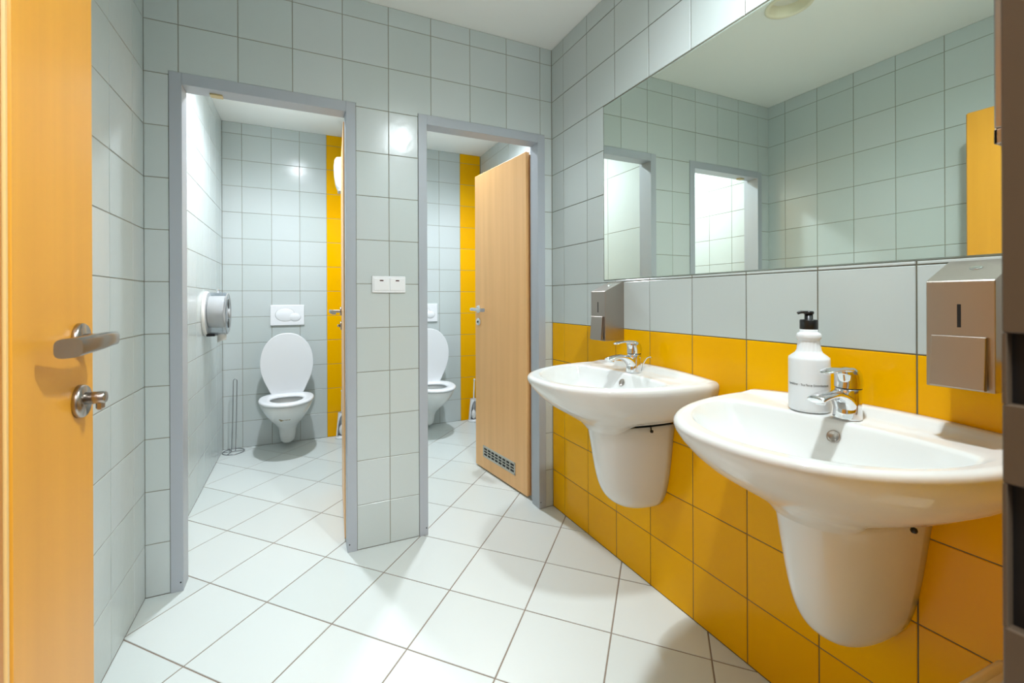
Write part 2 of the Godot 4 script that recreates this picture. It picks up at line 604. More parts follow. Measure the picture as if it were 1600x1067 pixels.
	slab(w, "grout_bed", Vector3(-1.66, 2.05, ENTRY + 0.0018), Vector3(-0.74, CEIL, 2.05), M.hall)
	lay(w, Vector3(0, 0, ENTRY), Vector3(-1, 0, 0), Vector3.UP, lines(0.0, COL * 2, 0.0005, -ROOM_LEFT), lines(0, ROW * 2, 0, CEIL), [rect(0.75, -1, 1.65, 2.04)], func(u, v): return shade("yellow") if v < 5 * ROW and u < 0.74 else shade("tile"), 0.002)

func hall() -> void:
	var w := thing("wall_hall", "dim brown hallway walls behind the camera", "wall", Vector3.ZERO, 0, "", "structure")
	slab(w, "side", Vector3(-2.6, 0, 2.05), Vector3(-2.4, CEIL + 0.1, 3.6), M.hall)
	slab(w, "side", Vector3(0.4, 0, 2.05), Vector3(0.6, CEIL + 0.1, 3.6), M.hall)
	slab(w, "end", Vector3(-2.6, 0, 3.4), Vector3(0.6, CEIL + 0.1, 3.6), M.hall)
	slab(w, "side", Vector3(-2.6, 0, 2.0), Vector3(ROOM_LEFT - 0.1, CEIL + 0.1, 2.05), M.hall)
	slab(w, "side", Vector3(0.1, 0, 2.0), Vector3(0.6, CEIL + 0.1, 2.05), M.hall)
	var t := thing("hall_fill_panel", "added unseen fill light panel in the hallway behind the camera", "lamp", Vector3(-1.15, CEIL + 0.02, 2.85))  # unseen panel, added to brighten surfaces that face the doorway
	var st := new_st()
	box(st, Vector3(-0.31, -0.05, -0.31), Vector3(0.31, 0.06, 0.31), 0.004)
	part("fill_housing", st, M.plastic, t)
	st = new_st()
	box(st, Vector3(-0.30, -0.058, -0.30), Vector3(0.30, -0.051, 0.30), 0.002)
	var g := mat(Color8(250, 244, 232), 0.4)
	g.emission_enabled = true
	g.emission = Color(0.98, 0.98, 1.0)
	g.emission_energy_multiplier = 1.5
	part("diffuser", st, g, t)
	var l := AreaLight3D.new()
	l.name = "hall_fill_light"
	l.area_size = Vector2(0.6, 0.6)
	l.light_color = Color(0.98, 0.98, 1.0)
	l.light_energy = 5.0
	l.area_normalize_energy = true
	l.area_range = 12.0
	l.area_attenuation = 2.0
	l.shadow_enabled = true
	l.rotation_degrees.x = -90
	l.position.y = -0.062
	t.add_child(l)

# steel door frames
func frame(x0: float, x1: float, label: String, catch_plate: bool) -> void:
	var t := thing("trim", label, "door frame", Vector3.ZERO, 0, "", "structure")
	t.name = numbered("trim_1" if catch_plate else "trim_2")
	var fw := 0.042
	var top := 2.0385
	for s in [0, 1]:
		var a: float = x0 if s == 0 else x1 - fw
		var st := new_st()
		box(st, Vector3(a, 0, -0.075), Vector3(a + fw, top, 0.005), 0.0012)
		var b: float = a if s == 0 else a + 0.015
		box(st, Vector3(b, 0, -0.112), Vector3(b + fw - 0.015, top, -0.07), 0.0015)
		part("jamb", st, M.frame, t)
		var sc := new_st()
		lathe(sc, [[0.003, 0.0], [0.003, 0.0012]], along(Vector3(a + 0.021 + (0.012 if s == 0 else -0.012), 0.035, 0.0045), Vector3(0, 0, 1)), 10)
		part("screw", sc, M.dark, t)
	var h := new_st()
	box(h, Vector3(x0 + fw, top - fw - 0.004, -0.075), Vector3(x1 - fw, top, 0.005), 0.0012)
	box(h, Vector3(x0 + fw, top - 0.03, -0.112), Vector3(x1 - fw, top, -0.07), 0.0015)
	part("head", h, M.frame, t)
	if catch_plate:
		var c := new_st()
		box(c, Vector3(-1.612, 1.986, -0.066), Vector3(-1.567, 1.9945, -0.034), 0.001)
		part("door_catch", c, M.beige, t, "beige catch plate under the frame head")

func frames() -> void:
	frame(-1.7405, -1.0415, "grey steel door frame of the left toilet stall", true)
	frame(-0.7515, -0.0485, "grey steel door frame of the right toilet stall", false)
	# entrance frame round the camera: the right jamb shows at the edge of the photograph
	var t := thing("trim_3", "steel entrance door jamb with black latch holes at the right edge", "door frame", Vector3.ZERO, 0, "", "structure")
	var z0 := 1.916
	var z1 := 2.07
	var st := new_st()
	box(st, Vector3(-0.79, 0, z0), Vector3(-0.75, 2.05, z1), 0.0015)
	part("jamb", st, M.dark, t, "dark lock cavity of the jamb")
	# face of the jamb, left open at the two lock holes
	st = new_st()
	box(st, Vector3(-0.80, 0, z0), Vector3(-0.79, 0.90, z1), 0.001)
	box(st, Vector3(-0.80, 1.005, z0), Vector3(-0.79, 1.063, z1), 0.001)
	box(st, Vector3(-0.80, 1.115, z0), Vector3(-0.79, 2.05, z1), 0.001)
	box(st, Vector3(-0.80, 0.90, z0), Vector3(-0.79, 1.005, z0 + 0.0024), 0.0003)
	box(st, Vector3(-0.80, 1.063, z0), Vector3(-0.79, 1.115, z0 + 0.0024), 0.0003)
	box(st, Vector3(-0.80, 0.90, z0 + 0.03), Vector3(-0.79, 1.115, z1), 0.0003)
	part("jamb_face", st, M.jamb, t, "brown-grey jamb face with two openings")
	st = new_st()
	box(st, Vector3(-1.66, 0, z0), Vector3(-1.645, 2.05, z1), 0.0015)
	part("jamb", st, M.jamb, t)
	st = new_st()
	box(st, Vector3(-1.66, 2.035, z0), Vector3(-0.75, 2.06, z1), 0.0015)
	part("head", st, M.jamb, t)

# ------------------------------------------------------------------ doors

# lever handle, laid out along +X out of the door face and +Z along the grip
func lever(parent: Node3D, at: Vector3, out: float, grip: float, big: float, m: Material) -> void:
	var base := Transform3D(Basis(Vector3(out, 0, 0), Vector3.UP, Vector3(0, 0, grip)), at)
	var st := new_st(true)
	lathe(st, [[0.0, 0.0], [0.0262, 0.0], [0.0262, 0.006], [0.024, 0.0085], [0.0, 0.0085]], along(at, Vector3(out, 0, 0)), 32)
	var h := part("door_handle", st, m, parent, "satin metal lever handle")
	st = new_st(true)
	tube(st, [base * Vector3(0.005, 0, 0), base * Vector3(0.045, 0, 0)], 0.009, 16)
	part("neck", st, m, h)
	st = new_st(true)
	var pts := smooth_path([base * Vector3(0.043, 0.0, -0.010), base * Vector3(0.046, 0.001, 0.03), base * Vector3(0.043, -0.001, 0.07), base * Vector3(0.033, -0.004, 0.12)], 6)
	var rings := []
	for k in pts.size():
		var f := float(k) / (pts.size() - 1)
		var ra := lerpf(0.0075, 0.0105 * big, f)
		var rb := lerpf(0.0105, 0.0130 * big, f)
		if k == 0:
			ra *= 0.8
			rb *= 0.8
		var r := []
		for i in 28:
			var a := TAU * i / 28
			# a rounded-rectangular blade whose end is cut at a slant
			r.append(pts[k] + Vector3(out * sup(cos(a), 3.4) * ra, sup(sin(a), 3.4) * rb, -pow(f, 4.0) * sup(cos(a), 3.4) * 0.012 * big))
		if out * grip < 0: r.reverse()
		rings.append(r)
	loft(st, rings, true, true)
	part("lever", st, m, h)

func entry_door() -> void:
	var x := -1.60
	var t := thing("door_1", "orange wooden entrance door standing open at the left edge", "door", Vector3.ZERO, 0, "", "structure")
	var st := new_st()
	box(st, Vector3(x - 0.04, 0.008, 1.089), Vector3(x, 2.008, 1.326), 0.005)
	part("leaf", st, M.orange_wood, t)
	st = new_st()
	box(st, Vector3(x - 0.04, 0.008, 1.326), Vector3(x + 0.0004, 2.008, 1.338), 0.004)  # narrow paler band, then the rest of the leaf in darker orange
	part("pale_strip", st, M.orange_light, t, "narrow pale strip up the door")
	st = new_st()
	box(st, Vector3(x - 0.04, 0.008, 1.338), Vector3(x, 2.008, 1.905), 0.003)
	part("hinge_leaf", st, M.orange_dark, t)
	lever(t, Vector3(x, 1.079, 1.146), 1.0, 1.0, 1.06, M.satin)
	# oval lock rose with a thumb turn
	st = new_st(true)
	lathe(st, [[0.0, 0.0], [0.0265, 0.0], [0.0265, 0.006], [0.0245, 0.009], [0.0, 0.009]], along(Vector3(x, 0.979, 1.146), Vector3(1, 0, 0)), 32)
	var k := part("lock_rose", st, M.satin, t)
	st = new_st(true)
	lathe(st, [[0.0, 0.0], [0.010, 0.0], [0.010, 0.026], [0.0085, 0.028], [0.0, 0.028]], along(Vector3(x + 0.007, 0.983, 1.146), Vector3(1, 0, 0)), 20)
	part("thumb_turn", st, M.satin, k)
	st = new_st()
	box(st, Vector3(x + 0.022, 0.963, 1.141), Vector3(x + 0.033, 0.992, 1.151), 0.003)
	part("turn_grip", st, M.satin, k)

# hinge at the local origin, leaf towards -Z, visible face towards -X
func stall_door(_n: String, at: Vector3, turn: float, label: String, vent: bool) -> void:
	var t := thing("door_2" if vent else "door_3", label, "door", at, turn, "", "structure")
	var st := new_st()
	box(st, Vector3(0, 0.010, -0.60), Vector3(0.026, 1.988, 0.0), 0.002)
	part("leaf", st, M.maple, t)
	st = new_st()
	box(st, Vector3(0.026, 0.010, -0.588), Vector3(0.04, 1.976, 0.013), 0.002)
	part("rebate", st, M.maple_edge, t)
	for y in [0.25, 1.86]:
		st = new_st(true)
		lathe(st, [[0.007, -0.04], [0.007, 0.04]], Transform3D(Basis.IDENTITY, Vector3(0.035, y, 0.018)), 14)
		part("hinge", st, M.satin, t)
	lever(t, Vector3(0, 1.075, -0.55), -1.3, 1.0, 0.9, M.chrome if vent else M.satin)
	st = new_st(true)
	lathe(st, [[0.0, 0.0], [0.0255, 0.0], [0.0255, 0.006], [0.023, 0.0085], [0.0, 0.0085]], along(Vector3(0, 0.990, -0.55), Vector3(-1, 0, 0)), 28)
	var k := part("lock_rose", st, M.chrome if vent else M.satin, t)
	st = new_st(true)
	lathe(st, [[0.0, 0.0], [0.008, 0.0], [0.007, 0.004 if vent else 0.016], [0.0, 0.004 if vent else 0.016]], along(Vector3(-0.008, 0.990, -0.55), Vector3(-1, 0, 0)), 18)
	part("cylinder" if vent else "thumb_turn", st, M.dark if vent else M.satin, k)
	if vent:
		# grille: plate pieced from bars so that the slots are open onto a dark well
		var g := new_st()
		var z0 := -0.498
		var z1 := -0.118
		var y0 := 0.090
		var y1 := 0.166
		box(g, Vector3(-0.003, y0, z0), Vector3(0, y0 + 0.013, z1), 0.0008)
		box(g, Vector3(-0.003, y1 - 0.013, z0), Vector3(0, y1, z1), 0.0008)
		for i in 2:
			var yy := lerpf(y0 + 0.013, y1 - 0.013, (i + 1) / 3.0)
			box(g, Vector3(-0.0028, yy - 0.0028, z0 + 0.01), Vector3(0, yy + 0.0028, z1 - 0.01), 0.0006)
		box(g, Vector3(-0.003, y0, z0), Vector3(0, y1, z0 + 0.013), 0.0008)
		box(g, Vector3(-0.003, y0, z1 - 0.013), Vector3(0, y1, z1), 0.0008)
		for i in 7:
			var zz := lerpf(z0 + 0.013, z1 - 0.013, (i + 1) / 8.0)
			box(g, Vector3(-0.0028, y0 + 0.008, zz - 0.0045), Vector3(0, y1 - 0.008, zz + 0.0045), 0.0006)
		var gr := part("vent_grille", g, M.vent, t, "pale slotted vent grille")
		g = new_st()
		box(g, Vector3(-0.0006, y0 + 0.01, z0 + 0.01), Vector3(0.002, y1 - 0.01, z1 - 0.01), 0.0002)
		part("vent_well", g, M.dark, gr)

# ------------------------------------------------------------------ mirror

func mirror() -> void:
	var t := thing("wall_mirror", "wide frameless mirror set into the tiles above the basins", "mirror", Vector3(0.002, 1.2245, 0.445))
	var w := 1.293
	var h := 0.7975
	var e := 0.004
	var st := new_st()
	face(st, [Vector3(-0.002, e, e), Vector3(-0.002, e, w - e), Vector3(-0.002, h - e, w - e), Vector3(-0.002, h - e, e)], Vector3(-1, 0, 0))
	part("mirror_glass", st, M.mirror, t)
	st = new_st()
	var o := [Vector3(0, 0, 0), Vector3(0, 0, w), Vector3(0, h, w), Vector3(0, h, 0)]
	var i := [Vector3(-0.002, e, e), Vector3(-0.002, e, w - e), Vector3(-0.002, h - e, w - e), Vector3(-0.002, h - e, e)]
	for k in 4:
		var j := (k + 1) % 4
		face(st, [o[k], o[j], i[j], i[k]], Vector3(-1, 0, 0))
	face(st, [o[0], o[1], o[2], o[3]], Vector3(1, 0, 0))
	part("bevelled_edge", st, M.mirror_edge, t)

# ------------------------------------------------------------------ washbasin (local: -X out of the wall, Z sideways)

func sup(c: float, n: float) -> float:
	return signf(c) * pow(absf(c), 2.0 / n)

func outline(D: float, W: float, s0: float, N: int) -> Array:
	# closed ring as [out, side]: the front curve from one side to the other, then back along the wall
	var out := []
	var nf := N * 2 / 3
	for k in nf:
		var a := -PI / 2 + PI * k / (nf - 1)
		out.append(Vector2(s0 + (D - s0) * pow(maxf(cos(a), 0.0), 2.0 / 2.4), W * sup(sin(a), 2.4)))
	var nb := N - nf
	for k in nb:
		var f := float(k + 1) / (nb + 1)
		out.append(Vector2(s0, lerpf(W, -W, f)))
	return out

func bowl_ring(sc: float, rf: float, rb: float, W: float, N: int) -> Array:
	var out := []
	var nf := N * 2 / 3
	for k in nf:
		var a := -PI / 2 + PI * k / (nf - 1)
		out.append(Vector2(sc + rf * maxf(cos(a), 0.0), W * sin(a)))
	var nb := N - nf
	for k in nb:
		var f := float(k + 1) / (nb + 1)
		var a := PI / 2 + PI * f
		out.append(Vector2(sc - rb * pow(absf(cos(a)), 2.0 / 3.2), W * sin(a)))
	return out

func lift(r2: Array, y) -> Array:
	var out := []
	for i in r2.size():
		var yy: float = y.call(r2[i]) if y is Callable else y
		out.append(Vector3(-r2[i].x, yy, r2[i].y))
	return out

func basin(zc: float, label: String, rod: bool) -> void:
	var t := thing("washbasin", label, "washbasin", Vector3(0, 0, zc), 0, "washbasins under the mirror")
	var N := 84
	var deck := func(p: Vector2) -> float:
		var side: float = clampf((absf(p.y) - 0.20) / 0.10, 0, 1)
		var fall: float = maxf(0.0, 1.0 - pow(absf(p.y) / 0.325, 2.4))
		return 0.857 + 0.023 * fall * smoothstep(0.048, 0.026, p.x) + 0.002 * side
	var rings := []
	# underside, from the foot up to the rim
	for q in [[0.655, 0.290, 0.127], [0.667, 0.300, 0.134], [0.683, 0.317, 0.153], [0.700, 0.345, 0.184], [0.722, 0.383, 0.222], [0.752, 0.432, 0.260], [0.782, 0.468, 0.285], [0.810, 0.494, 0.300], [0.830, 0.509, 0.307], [0.841, 0.514, 0.309]]:
		var y0: float = q[0]
		# the foot lifts clear of the half pedestal on one side, where the waste rod comes out
		var gap: float = 0.030 * clampf(1.0 - (y0 - 0.655) / 0.07, 0.0, 1.0)
		rings.append(lift(outline(q[1], q[2], 0.001, N), func(p): return y0 + gap * smoothstep(0.045, 0.085, p.y) * (1.0 - smoothstep(0.17, 0.25, p.x))))
	# rounded rim, ledge along the wall and deck
	var rim := outline(0.497, 0.292, 0.001, N)
	var edge := bowl_ring(0.20, 0.270, 0.072, 0.254, N)
	for q in [[0.5135, 0.3085, 0.0085], [0.509, 0.304, 0.0035], [0.504, 0.299, 0.0010]]:
		var dip: float = q[2]
		rings.append(lift(outline(q[0], q[1], 0.001, N), func(p): return deck.call(p) - dip))
	rings.append(lift(rim, deck))
	for f in [0.08, 0.13, 0.18, 0.24, 0.32, 0.5, 0.75, 0.92]:
		var m := []
		for i in N: m.append(rim[i].lerp(edge[i], f))
		var drop: float = 0.002 * f
		rings.append(lift(m, func(p): return deck.call(p) - drop))
	rings.append(lift(edge, 0.854))
	for q in [[0.20, 0.265, 0.068, 0.249, 0.847], [0.20, 0.259, 0.062, 0.241, 0.833], [0.205, 0.246, 0.058, 0.227, 0.810], [0.212, 0.225, 0.052, 0.204, 0.786], [0.22, 0.185, 0.046, 0.165, 0.763], [0.235, 0.125, 0.040, 0.110, 0.747], [0.255, 0.065, 0.030, 0.055, 0.739], [0.288, 0.026, 0.026, 0.026, 0.737]]:
		rings.append(lift(bowl_ring(q[0], q[1], q[2], q[3], N), q[4]))
	for r in rings: r.reverse()
	var st := new_st(true)
	loft(st, rings, true, true)
	part("basin_bowl", st, M.ceramic, t)
	# half pedestal that hides the trap
	st = new_st(true)
	var sh := []
	for k in 26:
		var f := k / 25.0
		f = 1.0 - pow(1.0 - f, 1.6)
		var a := 0.120 * (1 - 0.36 * f) * sqrt(maxf(0.0, 1 - pow(f, 6.5))) + 0.001
		var d := 0.284 * (1 - 0.20 * f) * sqrt(maxf(0.0, 1 - pow(f, 7.0))) + 0.002
		sh.append(lift(outline(d, a, 0.001, 60), lerpf(0.674, 0.325, f)))
	# hollow at the top, with a wall of its own
	var inner := []
	for k in 4: inner.append(lift(outline(0.275 - 0.014 * k, 0.111 - 0.011 * k, 0.001, 60), 0.674 - 0.035 * k))
	inner.reverse()
	sh = inner + sh
	loft(st, sh, true, true)
	part("half_pedestal", st, M.ceramic, t)
	# drain and overflow
	st = new_st(true)
	lathe(st, [[0.0, 0.7365], [0.03, 0.7365], [0.031, 0.7395], [0.028, 0.7415], [0.012, 0.740], [0.0, 0.740]], Transform3D(Basis.IDENTITY, Vector3(-0.288, 0, 0)), 28)
	part("drain", st, M.chrome, t)
	st = new_st(true)
	var dir := Vector3(-1.0, 0.42, 0)
	lathe(st, [[0.0, -0.004], [0.0135, -0.004], [0.0145, 0.0], [0.0130, 0.002], [0.0112, -0.0005], [0.0, -0.001]], along(Vector3(-0.1455, 0.821, 0), dir), 26)
	part("overflow", st, M.steel, t, "small steel overflow ring")
	# pop-up waste rod below the bowl
	st = new_st(true)
	if rod:
		tube(st, [Vector3(-0.10, 0.69, 0.098), Vector3(-0.118, 0.667, 0.124)], 0.0022, 8)
		lathe(st, [[0.0, -0.006], [0.005, -0.004], [0.006, 0.0], [0.005, 0.004], [0.0, 0.006]], Transform3D(Basis.IDENTITY, Vector3(-0.119, 0.664, 0.127)), 14)
	else:
		tube(st, smooth_path([Vector3(-0.098, 0.685, 0.090), Vector3(-0.097, 0.674, 0.118), Vector3(-0.104, 0.663, 0.127)]), 0.0022, 8)
		lathe(st, [[0.0, -0.0065], [0.005, -0.0045], [0.0065, 0.0], [0.005, 0.0045], [0.0, 0.0065]], Transform3D(Basis.IDENTITY, Vector3(-0.106, 0.657, 0.128)), 14)
	part("waste_rod", st, M.black, t, "small black knob on a rod")

func faucet(zc: float, label: String, rod: bool) -> void:
	var t := thing("basin_faucet", label, "faucet", Vector3(-0.088, 0.8575, zc), 0, "basin faucets")
	# column and arched spout
	var st := new_st(true)
	lathe(st, [[0.0, 0.0], [0.0295, 0.0], [0.030, 0.003], [0.0285, 0.02], [0.0275, 0.05], [0.0272, 0.068], [0.0255, 0.0705], [0.0, 0.0705]], Transform3D(Basis(Vector3(1, 0, 0), Vector3(0.06, 1, 0).normalized(), Vector3(0, 0, 1)), Vector3(-0.001, 0, 0)), 36, true, true, 0.98, 0.93)
	var sp := smooth_path([Vector3(0.004, 0.002, 0), Vector3(-0.006, 0.026, 0), Vector3(-0.028, 0.049, 0), Vector3(-0.062, 0.061, 0), Vector3(-0.098, 0.0595, 0), Vector3(-0.124, 0.053, 0)], 6)
	var rad := []
	for k in sp.size():
		var f := float(k) / (sp.size() - 1)
		rad.append([lerpf(0.0255, 0.0185, f), lerpf(0.023, 0.0088, smoothstep(0.0, 0.75, f)) * (1.0 if k < sp.size() - 1 else 0.55)])
	tube(st, sp, rad, 24, Vector3(0.35, 1, 0))
	part("spout_body", st, M.chrome, t)
	st = new_st(true)
	lathe(st, [[0.0, -0.008], [0.0095, -0.008], [0.0105, -0.006], [0.0105, 0.004], [0.0, 0.004]], along(Vector3(-0.106, 0.050, 0), Vector3(0.12, 1, 0)), 20)
	part("aerator", st, M.chrome, t)
	# lever: a dome that runs forward into a flat blade
	st = new_st(true)
	var rings := []
	for q in [[0.004, 0.0728, 0.0280, 0.0266], [0.005, 0.080, 0.0285, 0.0270], [0.005, 0.092, 0.0285, 0.0268], [0.002, 0.104, 0.0278, 0.0258], [-0.003, 0.1140, 0.0245, 0.0235], [-0.008, 0.1200, 0.0165, 0.0175], [-0.010, 0.1222, 0.003, 0.004]]:
		var r := []
		for i in 32:
			var a := -TAU * i / 32
			r.append(Vector3(q[0] + cos(a) * q[2], q[1], sin(a) * q[3]))
		rings.append(r)
	loft(st, rings, true, true)
	var bl := smooth_path([Vector3(0.006, 0.108, 0), Vector3(-0.016, 0.1155, 0), Vector3(-0.044, 0.1185, 0), Vector3(-0.072, 0.1165, 0), Vector3(-0.092, 0.1115, 0)], 6)
	rad = []
	for k in bl.size():
		var f := float(k) / (bl.size() - 1)
		var end := sqrt(maxf(0.05, 1.0 - pow(f, 10.0)))
		rad.append([lerpf(0.0225, 0.0150, f) * end, lerpf(0.011, 0.0040, smoothstep(0.0, 0.5, f)) * end])
	tube(st, bl, rad, 22)
	part("lever", st, M.chrome, t)
	st = new_st(true)
	lathe(st, [[0.0245, 0.0695], [0.0258, 0.0715], [0.0245, 0.0735]], Transform3D(Basis.IDENTITY, Vector3(0.005, 0, 0)), 32)
	part("joint_ring", st, M.dark, t)
	if rod:
		st = new_st(true)
		tube(st, smooth_path([Vector3(0.034, -0.002, 0.006), Vector3(0.038, 0.030, 0.012), Vector3(0.046, 0.052, 0.022), Vector3(0.050, 0.058, 0.034), Vector3(0.050, 0.057, 0.045)]), 0.0024, 10)
		part("lift_rod", st, M.chrome, t, "thin bent chrome lift rod")

func pump_bottle() -> void:
	var t := thing("pump_bottle", "white plastic pump bottle with a black pump head on the near basin", "bottle", Vector3(-0.088, 0.8575, 1.372))
	var st := new_st(true)
	var s := 0.001
	var prof := []
	for q in [[0, 0], [40, 0], [43, 2.5], [43.5, 8], [43.8, 60], [43.8, 128], [43, 134], [29, 146], [27.6, 149], [26.4, 152], [23, 176], [22.8, 178], [25.6, 181], [26.4, 184], [26.2, 191], [24, 195], [20, 197], [19, 199], [19, 208], [0, 208]]:
		prof.append([q[0] * s, q[1] * s])
	# flutes round the shoulder: the ring is scalloped there
	var rings := []
	for p in prof:
		var r := []
		for i in 72:
			var a := -TAU * i / 72
			var k := 1.0
			if p[1] > 0.150 and p[1] < 0.177: k = 1.0 - 0.035 * (0.5 + 0.5 * cos(a * 18.0))
			r.append(Vector3(cos(a) * p[0] * k, p[1], sin(a) * p[0] * k))
		rings.append(r)
	loft(st, rings, true, true)
	part("bottle_body", st, M.bottle, t)
	st = new_st(true)
	lathe(st, [[0.0, 0.204], [0.019, 0.204], [0.0192, 0.206], [0.0192, 0.2275], [0.018, 0.229], [0.0092, 0.2295], [0.0090, 0.246], [0.0, 0.246]], Transform3D.IDENTITY, 32)
	var cap := part("pump_collar", st, M.black, t, "black pump collar")
	st = new_st(true)
	lathe(st, [[0.0, 0.243], [0.0105, 0.243], [0.0115, 0.246], [0.0105, 0.2500], [0.0, 0.2515]], Transform3D.IDENTITY, 24)
	# the nozzle points towards the left of the photograph
	var d := Vector3(-0.75, 0, -0.66).normalized()
	tube(st, smooth_path([Vector3(0, 0.2475, 0), d * 0.012 + Vector3(0, 0.2480, 0), d * 0.020 + Vector3(0, 0.2470, 0), d * 0.0245 + Vector3(0, 0.2445, 0)]), 0.0036, 12)
	part("pump_nozzle", st, M.black, cap)
	# the printed line, wrapped round the bottle
	var tm := TextMesh.new()
	tm.text = "Sanitizer - Surface Disinfectant"
	var f := SystemFont.new()
	f.font_names = PackedStringArray(["Droid Sans"])
	tm.font = f
	tm.font_size = 32
	tm.pixel_size = 0.00022
	tm.depth = 0.0004
	tm.curve_step = 2.0
	var arr := tm.get_mesh_arrays()
	var vs: PackedVector3Array = arr[Mesh.ARRAY_VERTEX]
	var idx: PackedInt32Array = arr[Mesh.ARRAY_INDEX]
	var out := new_st()
	var mid := 2.66
	var wrapped := []
	for p in vs:
		var a := mid - p.x / 0.0438
		var r := 0.0439 + p.z
		wrapped.append(Vector3(cos(a) * r, 0.068 + p.y, sin(a) * r))
	for i in range(0, idx.size(), 3):
		out.add_vertex(wrapped[idx[i]])
		out.add_vertex(wrapped[idx[i + 1]])
		out.add_vertex(wrapped[idx[i + 2]])
	part("printed_text", out, M.ink, t, "small grey line of print")

func soap_dispenser(z0: float, label: String) -> void:
	var t := thing("soap_dispenser", label, "soap dispenser", Vector3(0, 0.963, z0), 0, "steel soap dispensers")
	var w := 0.097
	var d := 0.10
	# body: side profile with a sloping top, drawn along Z with a small edge radius
	var prof := [Vector2(0, 0), Vector2(-d, 0.0), Vector2(-d, 0.209), Vector2(-d + 0.002, 0.2115), Vector2(-0.004, 0.2535), Vector2(0, 0.2545)]
	var st := new_st()
	var rings := []
	for q in [[0.0, 0.0012], [0.0012, 0.0], [w - 0.0012, 0.0], [w, 0.0012]]:
		var r := []
		for p in prof:
			r.append(Vector3(clampf(p.x, -d + q[1], 0.0), clampf(p.y, q[1], 0.2545 - q[1]), q[0]))
		rings.append(r)
	rings.reverse()
	loft(st, rings, true, true)
	part("housing", st, M.steel, t)
	# viewing slot
	st = new_st()
	box(st, Vector3(-d - 0.0004, 0.120, w * 0.5 - 0.0028), Vector3(-d + 0.004, 0.165, w * 0.5 + 0.0028), 0.0002)
	part("viewing_slot", st, M.dark, t, "narrow dark viewing slot")
	# push plate: hinged at the top, standing out at the foot
	st = new_st()
	var tilt := Transform3D(Basis(Vector3(0, 0, 1), deg_to_rad(-4.5)), Vector3(-d - 0.003, 0.103, 0))
	box(st, Vector3(-0.004, -0.100, 0.010), Vector3(0.001, 0.0, w - 0.010), 0.0012, tilt)
	box(st, Vector3(-0.003, -0.1, 0.010), Vector3(0.007, -0.0, 0.012), 0.0004, tilt)
	box(st, Vector3(-0.003, -0.1, w - 0.012), Vector3(0.007, -0.0, w - 0.010), 0.0004, tilt)
	part("push_plate", st, M.steel, t)
	# lock on the sloping lid
	st = new_st(true)
	var n := Vector3(-0.043, 0.096, 0).normalized()
	lathe(st, [[0.0, -0.001], [0.0095, -0.001], [0.0095, 0.0005], [0.008, 0.0012], [0.006, 0.0004], [0.0, 0.0004]], along(Vector3(-0.042, 0.2375, w * 0.55), n), 26)
	part("lid_lock", st, M.chrome, t)

# ------------------------------------------------------------------ toilets (local: +Z out of the back wall)

func egg(a: float, z0: float, z1: float, N: int, blunt := 2.2) -> Array:
	# widest nearer the back; returns [x, z] counter-clockwise seen from above
	var out := []
	var zm := lerpf(z0, z1, 0.42)
	for i in N:
		var q := TAU * i / N
		var c := cos(q)
		var s := sin(q)
		var z: float = zm + (z1 - zm) * pow(s, 2.0 / 2.05) if s >= 0 else zm - (zm - z0) * pow(-s, 2.0 / blunt)
		out.append(Vector2(a * sup(c, 2.1), z))
	return out

func up(r2: Array, y: float) -> Array:
	var out := []
	for p in r2: out.append(Vector3(p.x, y, p.y))
	out.reverse()
	return out

